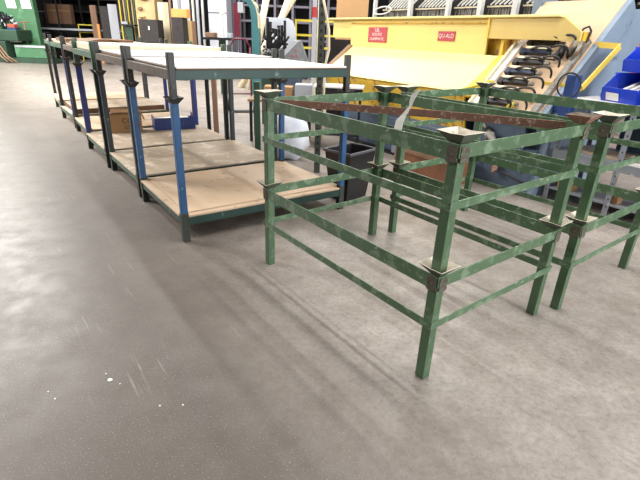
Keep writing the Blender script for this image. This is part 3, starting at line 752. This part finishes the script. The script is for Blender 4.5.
mb = MB(); mb.tube([V((-.1,-.05,1.2)), V((.15,-.05,1.22))], .07, 12).tube([V((-.2,-.1,1.2)), V((-.1,-.1,1.15))], .05, 10); mb.build('spindle', darksteel, tt, smooth=True)
MB().box(-.12,.1,.05,.18,.9,1.25).build('pedestal', darkgreen, tt)
# control console
cc = thing('control_console', 'grey sloping control console in front of the yellow railing', 'console', (at(293,60,8.0).x, 8.0, 0))
MB().prism([(-.28,1.1),(.25,1.1),(.12,1.42),(-.0,1.42)], lambda a, b, q: V((a, q, b)), 0, .35).build('console_head', greysteel, cc, .004)
MB().hexa([V((-.27,-.01,1.13)),V((-.2,-.01,1.13)),V((-.2,.33,1.13)),V((-.27,.33,1.13)),V((-.01,-.01,1.43)),V((.1,-.01,1.43)),V((.1,.33,1.43)),V((-.01,.33,1.43))]).build('console_face', palegrey, cc)
MB().box(-.12,.14,.05,.3,0,1.1).build('pedestal', bodyblue, cc)
mb = MB()
for x, z in ((-.02,1.2),(.06,1.2),(.05,1.28)): mb.tube([V((x,-.012,z)), V((x,-.001,z))], .015, 8)
mb.build('button', redm, cc)
# yellow railing
def railing(x0, x1, y0, y1, Y, label, mids=(.5,), n=2):
    a = at(x0, y0, Y); b = at(x1, y0, Y); z1 = a.z; r = thing('railing', label, 'railing', (a.x, Y, 0)); L_ = b.x-a.x
    for k in range(n): MB().box(L_*k/(n-1)-.02, L_*k/(n-1)+.02, 0, .04, 0, z1).build('post', signyel, r)
    for f in (1,)+tuple(mids): MB().box(.021 if n == 2 else 0.0, L_-.021, .041, .075, z1*f-.05, z1*f).build('rail', signyel, r)
    return r
railing(296, 340, 19, 48, 12, 'yellow safety railing beside the red-banded column', (.83,.68), 3)
railing(110, 141, 28, 38, 23, 'yellow guard rail frame behind the cream slab', (.85,), 3)
railing(78, 97, 24, 30, 24, 'small yellow rail left of the brown timber', (.8,), 2)
# columns
c = post('column', 314.5, -25, 60, 11.3, .1, palegrey, 'grey column with a red band in front of yellow railing', 'column')
z = at(314.5, 12, 11.3).z; MB().box(-.052,.052,-.002,.102,z-.11,z+.1).build('red_band', redm, c)
post('column', 320.5, -25, 60, 8.9, .1, whitepaint, 'white pipe column right of the red-banded column', 'column')
o = MB().box(at(337,0,9.6).x, at(369,0,9.6).x, 9.6, 9.66, 0, 2.8).build('partition', peach); tag(o, 'peach coloured partition panel behind the yellow hopper', 'panel')
# overhead ducts seen behind
for k, (p0, p1, lb) in enumerate((((268,-10),(263,17),'left pale duct leaning behind the white guard'),((291,-10),(281,17),'right pale duct leaning behind the white guard'),((296,-10),(283,12),'rightmost slim duct beside the leaning ducts'))):
    a = at(*p0, 14); b = at(*p1, 14); d = (b-a).normalized(); b = b + d*((b.z)/max(.2,-d.z))*0.999
    tag(MB().tube([a+Vector((0,.25*k,0)), b+Vector((0,.25*k,0))], .09, 12).build('duct_pipe', creampaint, None, smooth=True), lb, 'duct')
# shelving wall far behind centre
def shelving(x0, x1, Y, label, zs, nup, m=shelfsteel, H=5.2, D=1.0):
    a = at(x0, 30, Y).x; b = at(x1, 30, Y).x; r = thing('shelving', label, 'shelving', (a, Y, 0)); W = b-a
    for k in range(nup):
        x = W*k/(nup-1)
        for y in (0, D): MB().box(x-.04, x+.04, y, y+.06, 0, H).build('upright', m, r)
    for z in zs: MB().box(.041, W-.041, .061, D-.001, z, z+.07).build('shelf', m, r)
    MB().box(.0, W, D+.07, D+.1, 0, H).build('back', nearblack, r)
    return r
shelving(46, 140, 26, 'dark steel pallet shelving along the far wall at left', (.15,1.0,1.55,2.2,2.8,3.4,4.0), 6)
shelving(240, 345, 18, 'dark shelving behind the leaning ducts', (.5,1.3,1.9,2.4,2.9,3.4), 7, purplegrey, 4)
shelving(560, 680, 16, 'dark shelving beyond the machine at the right', (.6,1.2,1.7,2.2,2.7,3.2), 5, shelfsteel, 4.5)
# carton on shelving
a = at(56, 26, 25.4); b = at(78, 8, 25.4)
pl = MB().box(0, b.x-a.x, 0, .3, 0, b.z-a.z).build('carton', mat('far_carton', s(140,106,84), .8, 0, s(120,88,68), 1)); pl.location = (a.x, 24.6, a.z)
pl.location.z = 1.62; tag(pl, 'large brown carton on the dark pallet shelving', 'box')
MB().box(.05, b.x-a.x-.05, -.012, -.001, .55, .62).build('strap', carton, pl)
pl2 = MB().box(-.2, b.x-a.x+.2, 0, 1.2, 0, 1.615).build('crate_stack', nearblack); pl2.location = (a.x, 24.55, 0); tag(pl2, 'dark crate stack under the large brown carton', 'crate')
# ladder-like rack beside green machine
lr = thing('ladder_rack', 'dark ladder rack between the green machine and the carton', 'rack', (at(37,30,24).x, 24, 0))
for x in (0,.55,1.1): MB().box(x, x+.06, 0, .06, 0, 4.2).build('upright', shelfsteel, lr)
for k in range(13): MB().box(.061,.549,.01,.05,.3+k*.3,.34+k*.3).build('rung', greysteel if k % 3 == 0 else shelfsteel, lr)
MB().box(.0,4.5,-.3,-.1,1.35,1.43).build('long_bar', palegrey, lr)

# green machine tool far left
X0 = at(46, 60, 22).x
gm = thing('boring_mill', 'huge green machine tool with two white notices at the far left', 'machine', (X0, 22, 0))
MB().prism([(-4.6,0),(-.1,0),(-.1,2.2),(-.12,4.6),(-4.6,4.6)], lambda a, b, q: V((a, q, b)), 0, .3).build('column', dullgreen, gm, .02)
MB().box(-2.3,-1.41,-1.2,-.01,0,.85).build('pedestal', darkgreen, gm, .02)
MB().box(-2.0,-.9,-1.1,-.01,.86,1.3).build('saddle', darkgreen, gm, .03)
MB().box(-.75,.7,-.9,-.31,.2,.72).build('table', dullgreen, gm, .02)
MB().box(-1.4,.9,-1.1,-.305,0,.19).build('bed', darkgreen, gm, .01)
for x in (-1.75,-1.1):
    nt_ = MB().hexa([V((x,-.012,2.15)),V((x+.42,-.012,2.15)),V((x+.42,-.002,2.15)),V((x,-.002,2.15)),V((x-.05,-.012,2.75)),V((x+.37,-.012,2.75)),V((x+.37,-.002,2.75)),V((x-.05,-.002,2.75))]).build('notice', paper, gm)
    mb = MB()
    for k in range(7): mb.box(x+.03, x+.33, -.0145, -.0125, 2.22+k*.07, 2.235+k*.07)
    mb.build('printed_lines', greysteel, nt_)
mb = MB()
for k in range(6):
    t = k*PI/3; mb.tube([V((-1.7,-.35,1.75)), V((-1.7+.2*math.cos(t),-.4,1.75+.2*math.sin(t)))], .035, 8)
mb.tube([V((-1.7,-.5,1.75)), V((-1.7,-.01,1.75))], .1, 14); mb.build('spindle_head', darksteel, gm, smooth=True)
MB().box(-1.55,-1.25,-.6,-.3,1.38,1.52).build('orange_tool', orangered, gm, .02)
MB().box(-1.6,-1.22,-.6,-.3,1.1,1.37).build('blue_box', deepblue, gm, .02)
MB().box(-1.5,-1.05,-.85,-.6,.82,1.08).build('white_tray', paper, gm, .01)
MB().tube([V((-2.3,-.9,.75)),V((-2.4,-1.0,1.2)),V((-2.55,-1.1,1.6)),V((-2.9,-1.1,1.7))], .05, 8).build('handle_pipe', whitepaint, gm, smooth=True)
for k in range(3):
    MB().tube([V((-1.5+.1*k,-1.2,.9)),V((-1.3+.12*k,-1.3,.6)),V((-1.0+.15*k,-1.5,.25)),V((-.7+.2*k,-1.6,.05))], .03, 8).build('hose', timber, gm, smooth=True)
MB().tube([V((-1.2,-.3,1.6)),V((-.75,-.3,1.62))], .025, 8).tube([V((-.98,-.3,1.6)),V((-.95,-.4,.75))], .025, 8).build('pipe', timber, gm, smooth=True)
rn = random.Random(21)
for k in range(12):
    x = rn.uniform(-2.2,-1.2); z = rn.uniform(1.3,1.95); MB().tube([V((x,-.45,z)), V((x+rn.uniform(-.15,.15),-.3,z+rn.uniform(-.2,.2)))], rn.uniform(.02,.05), 8).build('control_lever', palegrey, gm, smooth=True)
MB().box(-2.25,-1.95,-.35,-.005,1.2,2.0).build('gear_housing', darkgreen, gm, .03)
MB().box(-.7,.65,-.93,-.905,.62,.7).build('table_edge', palegrey, gm)
for k in range(3): MB().tube([V((-2.2+.25*k,-1.25,.55)), V((-2.2+.25*k,-1.2,.55))], .09, 14).build('dial', darksteel, gm)
MB().box(-3.2,-1.4,-.3,-.005,3.0,3.25).build('slide', darksteel, gm)

for c_ in kids(gm):
    if c_.name.split('.')[0] not in ('column','table','bed','table_edge','hose'): c_.location.x += .5
# assorted uprights, boards, cabinets in the background, each standing on the floor
def slabobj(name, x0, x1, ytop, Y, depth, m, label, cat, h=None, lean=0):
    a = at(x0, ytop, Y); b = at(x1, ytop, Y); z1 = a.z if h is None else h
    o = MB().box(0, b.x-a.x, 0, depth, 0, z1).build(name, m, None, .004); o.location = (a.x, Y, 0); o.rotation_euler = (0, lean, 0)
    return tag(o, label, cat)
slabobj('timber_plank', 89, 95, 5, 23.2, .12, timber, 'wide brown timber plank standing behind the racks', 'timber')
slabobj('timber_plank', 96.5, 99, 24, 22.8, .1, orangebox, 'short orange-tan timber plank standing beside the dark cabinet', 'timber')
slabobj('tall_cabinet', 99, 107, 6, 22, .7, shelfsteel, 'dark grey tall cabinet beside the brown timber plank', 'cabinet')
slabobj('door_panel', 107, 116, 4, 21.8, .1, palegrey, 'pale grey-white panel standing right of the dark tall cabinet', 'panel')
slabobj('timber_plank', 116.5, 119.5, -10, 21.4, .1, timber, 'tall tan timber upright right of the pale panel', 'timber')
ly = thing('lumber_rack', 'olive and yellow rack of upright strips behind the yellow guard rail', 'rack', (at(122,30,21).x, 21, 0))
rn = random.Random(5)
ww = at(140,30,21).x-at(122,30,21).x
for k in range(9): MB().box(k*ww/9, k*ww/9+.05, 0, .08, 0, 3.9).build('strip', [signyel, shelfsteel, machtan, lgreen][k % 4], ly)
for z in (1.55,2.1,2.6): MB().box(0, ww, .081, .15, z, z+.06).build('cross_bar', machtan, ly)
gp = thing('grinder', 'dark pedestal machine with a small pale tray beside the yellow guard', 'machine', (at(129,40,20.4).x, 20.4, 0))
MB().box(-.3,.3,0,.4,1.62,1.68).build('tray', darksteel, gp); MB().box(-.15,.15,.1,.3,0,1.619).build('pedestal', darkgreen, gp); MB().box(-.25,.0,.05,.3,1.681,1.78).build('head', palegrey, gp)
# tan machine with pads
tm = thing('press_machine', 'tan press with bulging fittings behind the black cabinet', 'machine', (at(138,30,19).x, 19, 0))
tw = at(157,30,19).x-at(138,30,19).x
MB().box(0, tw, 0, 1.0, 0, 3.4).build('press_body', machtan, tm, .03)
rn = random.Random(11)
for k in range(8):
    x = rn.uniform(.05, tw-.3); z = rn.uniform(1.9, 3.0); MB().box(x, x+rn.uniform(.15,.3), -.15, -.001, z, z+rn.uniform(.06,.16)).build('fitting', [timber, creampaint, machtan][k % 3], tm, .03)
slabobj('steel_cabinet', 138, 157, 19, 17, .6, shelfsteel, 'dark grey steel cabinet with a pale latch', 'cabinet')
o = MB().box(0,.04,-.02,0,0,.12).build('cabinet_latch', whitepaint); 
cabs = [c_ for c_ in bpy.data.objects if c_.get('label') == 'dark grey steel cabinet with a pale latch'][0]
o.parent = cabs; o.location = (.32, -.0, 1.5); 
slabobj('board_sheet', 157, 167.5, 2, 18, .06, creampaint, 'cream board standing left of the black control box', 'board')
slabobj('brown_upright', 166.5, 168.5, -20, 17.6, .08, timber, 'thin brown upright at the edge of the cream board', 'post')
slabobj('control_box', 171, 182, 17, 16, .6, shelfsteel, 'black control box topped by an orange wooden case', 'cabinet')
zt_ = at(171,17,16).z
o = MB().box(0, at(187,0,16).x-at(171.5,0,16).x, 0, .4, 0, .24).build('wooden_case', orangebox); o.location = (at(171.5,17,16).x, 16.02, zt_+.002); tag(o, 'orange wooden case on the black control box', 'case')
slabobj('board_sheet', 183, 191, 20.5, 16.7, .06, machtan, 'yellow-tan board standing right of the black control box', 'board')
slabobj('board_sheet', 190.5, 195, 21, 16.8, .06, timber, 'narrow brown board beside the yellow-tan board', 'board')
slabobj('board_sheet', 172, 192, -8, 17.2, .08, whitepaint, 'white board rising behind the orange case', 'board')
slabobj('dark_upright', 188, 190, -12, 16.9, .06, nearblack, 'thin black upright in front of the white board', 'post')
slabobj('grey_upright', 176, 179.5, -12, 16.92, .06, greysteel, 'thin grey upright in front of the white board', 'post')
slabobj('machine_cabinet', 329, 352, 39, 8.9, .4, shelfsteel, 'dark machine cabinet below the left end of the yellow hopper', 'cabinet')
wc = [c_ for c_ in bpy.data.objects if c_.get('label') == 'white board rising behind the orange case'][0]

# right far: white ladder pole with yellow tag, red beam
pA = at(629, -8, 8.2); pB = at(612, 60, 8.2); d = (pB-pA); pB2 = pA + d*(pA.z/(-d.z))
lp = MB().bar(pA, pB2, .07, .05, (0,1,0)).build('ladder_rail', whitepaint); tag(lp, 'white leaning ladder rail with a yellow sticker right of machine', 'ladder')
q = pA.lerp(pB2, 18/68*(pA-pB).length/(pA-pB2).length); q2 = pA.lerp(pB2, 24/68*(pA-pB).length/(pA-pB2).length)
MB().bar(q, q2, .075, .056, (0,1,0)).build('sticker', signyel, lp)
pA = at(655, -8, 9); pB = at(632, 60, 9); d = pB-pA; pB2 = pA + d*(pA.z/(-d.z))
tag(MB().bar(pA, pB2, .22, .12, (0,1,0)).build('steel_beam', orangered), 'orange-red leaning steel beam behind the blue bins', 'beam')
# white-tipped items on shelves behind ladder
for k, (x, y) in enumerate(((634,5),(638,15),(630,20),(627,29),(625,37))):
    pz = at(x, y, 16.1)
    o = MB().box(-.07,.07,0,.3,0,.1).build('storage_box', whitepaint, None, .01); o.location = pz; 
    zz = max([z_ for z_ in (.67,1.27,1.77,2.27,2.77,3.27) if z_ <= pz.z+.2] or [.67]); o.location = (pz.x-.2*(k-2), 16.2, zz+.001)
    tag(o, 'small white box on the dark shelving beyond the ladder rail', 'box', 'white boxes on the far right shelving')

# paint chips on the floor
for k, (x, y, r) in enumerate(((110,380,.012),(120,384,.004),(106,374,.004),(55,399,.005),(160,406,.005),(48,392,.004),(183,405,.004))):
    d = fw*FPX + rt*(x-320) - up*(y-240); p = d*(-HC/d.z)
    mb = MB(); rn = random.Random(k)
    mb.prism([(r*rn.uniform(.6,1.2)*math.cos(t), r*rn.uniform(.6,1.2)*math.sin(t)) for t in [2*PI*j/7 for j in range(7)]], lambda a, b, q: V((a, b, q)), 0, .002)
    o = mb.build('paint_chip', whitepaint); o.location = (p.x, p.y, .0005)
    if k == 0: tag(o, 'largest white paint chip on the bare floor in the foreground', 'chip')
    else: tag(o, 'tiny white speck on the bare foreground floor', 'chip', 'tiny white specks on the floor')

# ------------------------------------------------------------------ light
w = bpy.data.worlds.new('world'); S.world = w; w.use_nodes = True
bg = w.node_tree.nodes['Background']; bg.inputs[0].default_value = (.93,.96,1,1); bg.inputs[1].default_value = .2
def strip(p, dirv, length, width, power, col=(1,.97,.92)):
    l = bpy.data.lights.new('ceiling_lamp', 'AREA'); l.shape = 'RECTANGLE'; l.size = length; l.size_y = width; l.energy = power; l.color = col
    o = bpy.data.objects.new('ceiling_lamp', l); C.objects.link(o); o.location = p; o.rotation_euler = (0,0,math.atan2(dirv.y, dirv.x)); return o
udir = R1 @ Vector((0,1,0)); vdir = R1 @ Vector((1,0,0))
A0 = Vector((.5223,1.7468,0))
for vo, uo, Pw, ln in ((1.12, .6, 120, 3.6), (2.15, .6, 150, 3.6), (4.2, -1.5, 190, 4), (2.4, -5.5, 120, 4), (4.2, 4.2, 110, 4), (1.2, 7, 230, 5),
                       (-4, 9, 680, 5), (-1.5, 14, 1250, 6), (5, 12, 700, 6), (-8, 16, 1600, 6), (-3, 22, 1100, 6), (9, 7, 500, 5), (-6, 10, 800, 6)):
    p = A0 + vdir*vo + udir*uo; p.z = 6
    strip(p, udir, ln, .16 if vo < 3 else .3, Pw)
# added fill light behind the camera, brightens the frames' right-facing sides
l = bpy.data.lights.new('added_front_fill', 'AREA'); l.shape = 'RECTANGLE'; l.size = 5; l.size_y = 3.5; l.energy = 1000; l.color = (.96,.98,1)
o = bpy.data.objects.new('added_front_fill', l); C.objects.link(o)
pos = A0 - udir*8.5 + vdir*3.5; pos.z = 2.6; o.location = pos
o.rotation_euler = ((A0+Vector((0,0,1.0)))-pos).to_track_quat('-Z', 'Y').to_euler()
S.view_settings.view_transform = 'Standard'; S.view_settings.look = 'None'; S.view_settings.gamma = 1; S.view_settings.exposure = 0
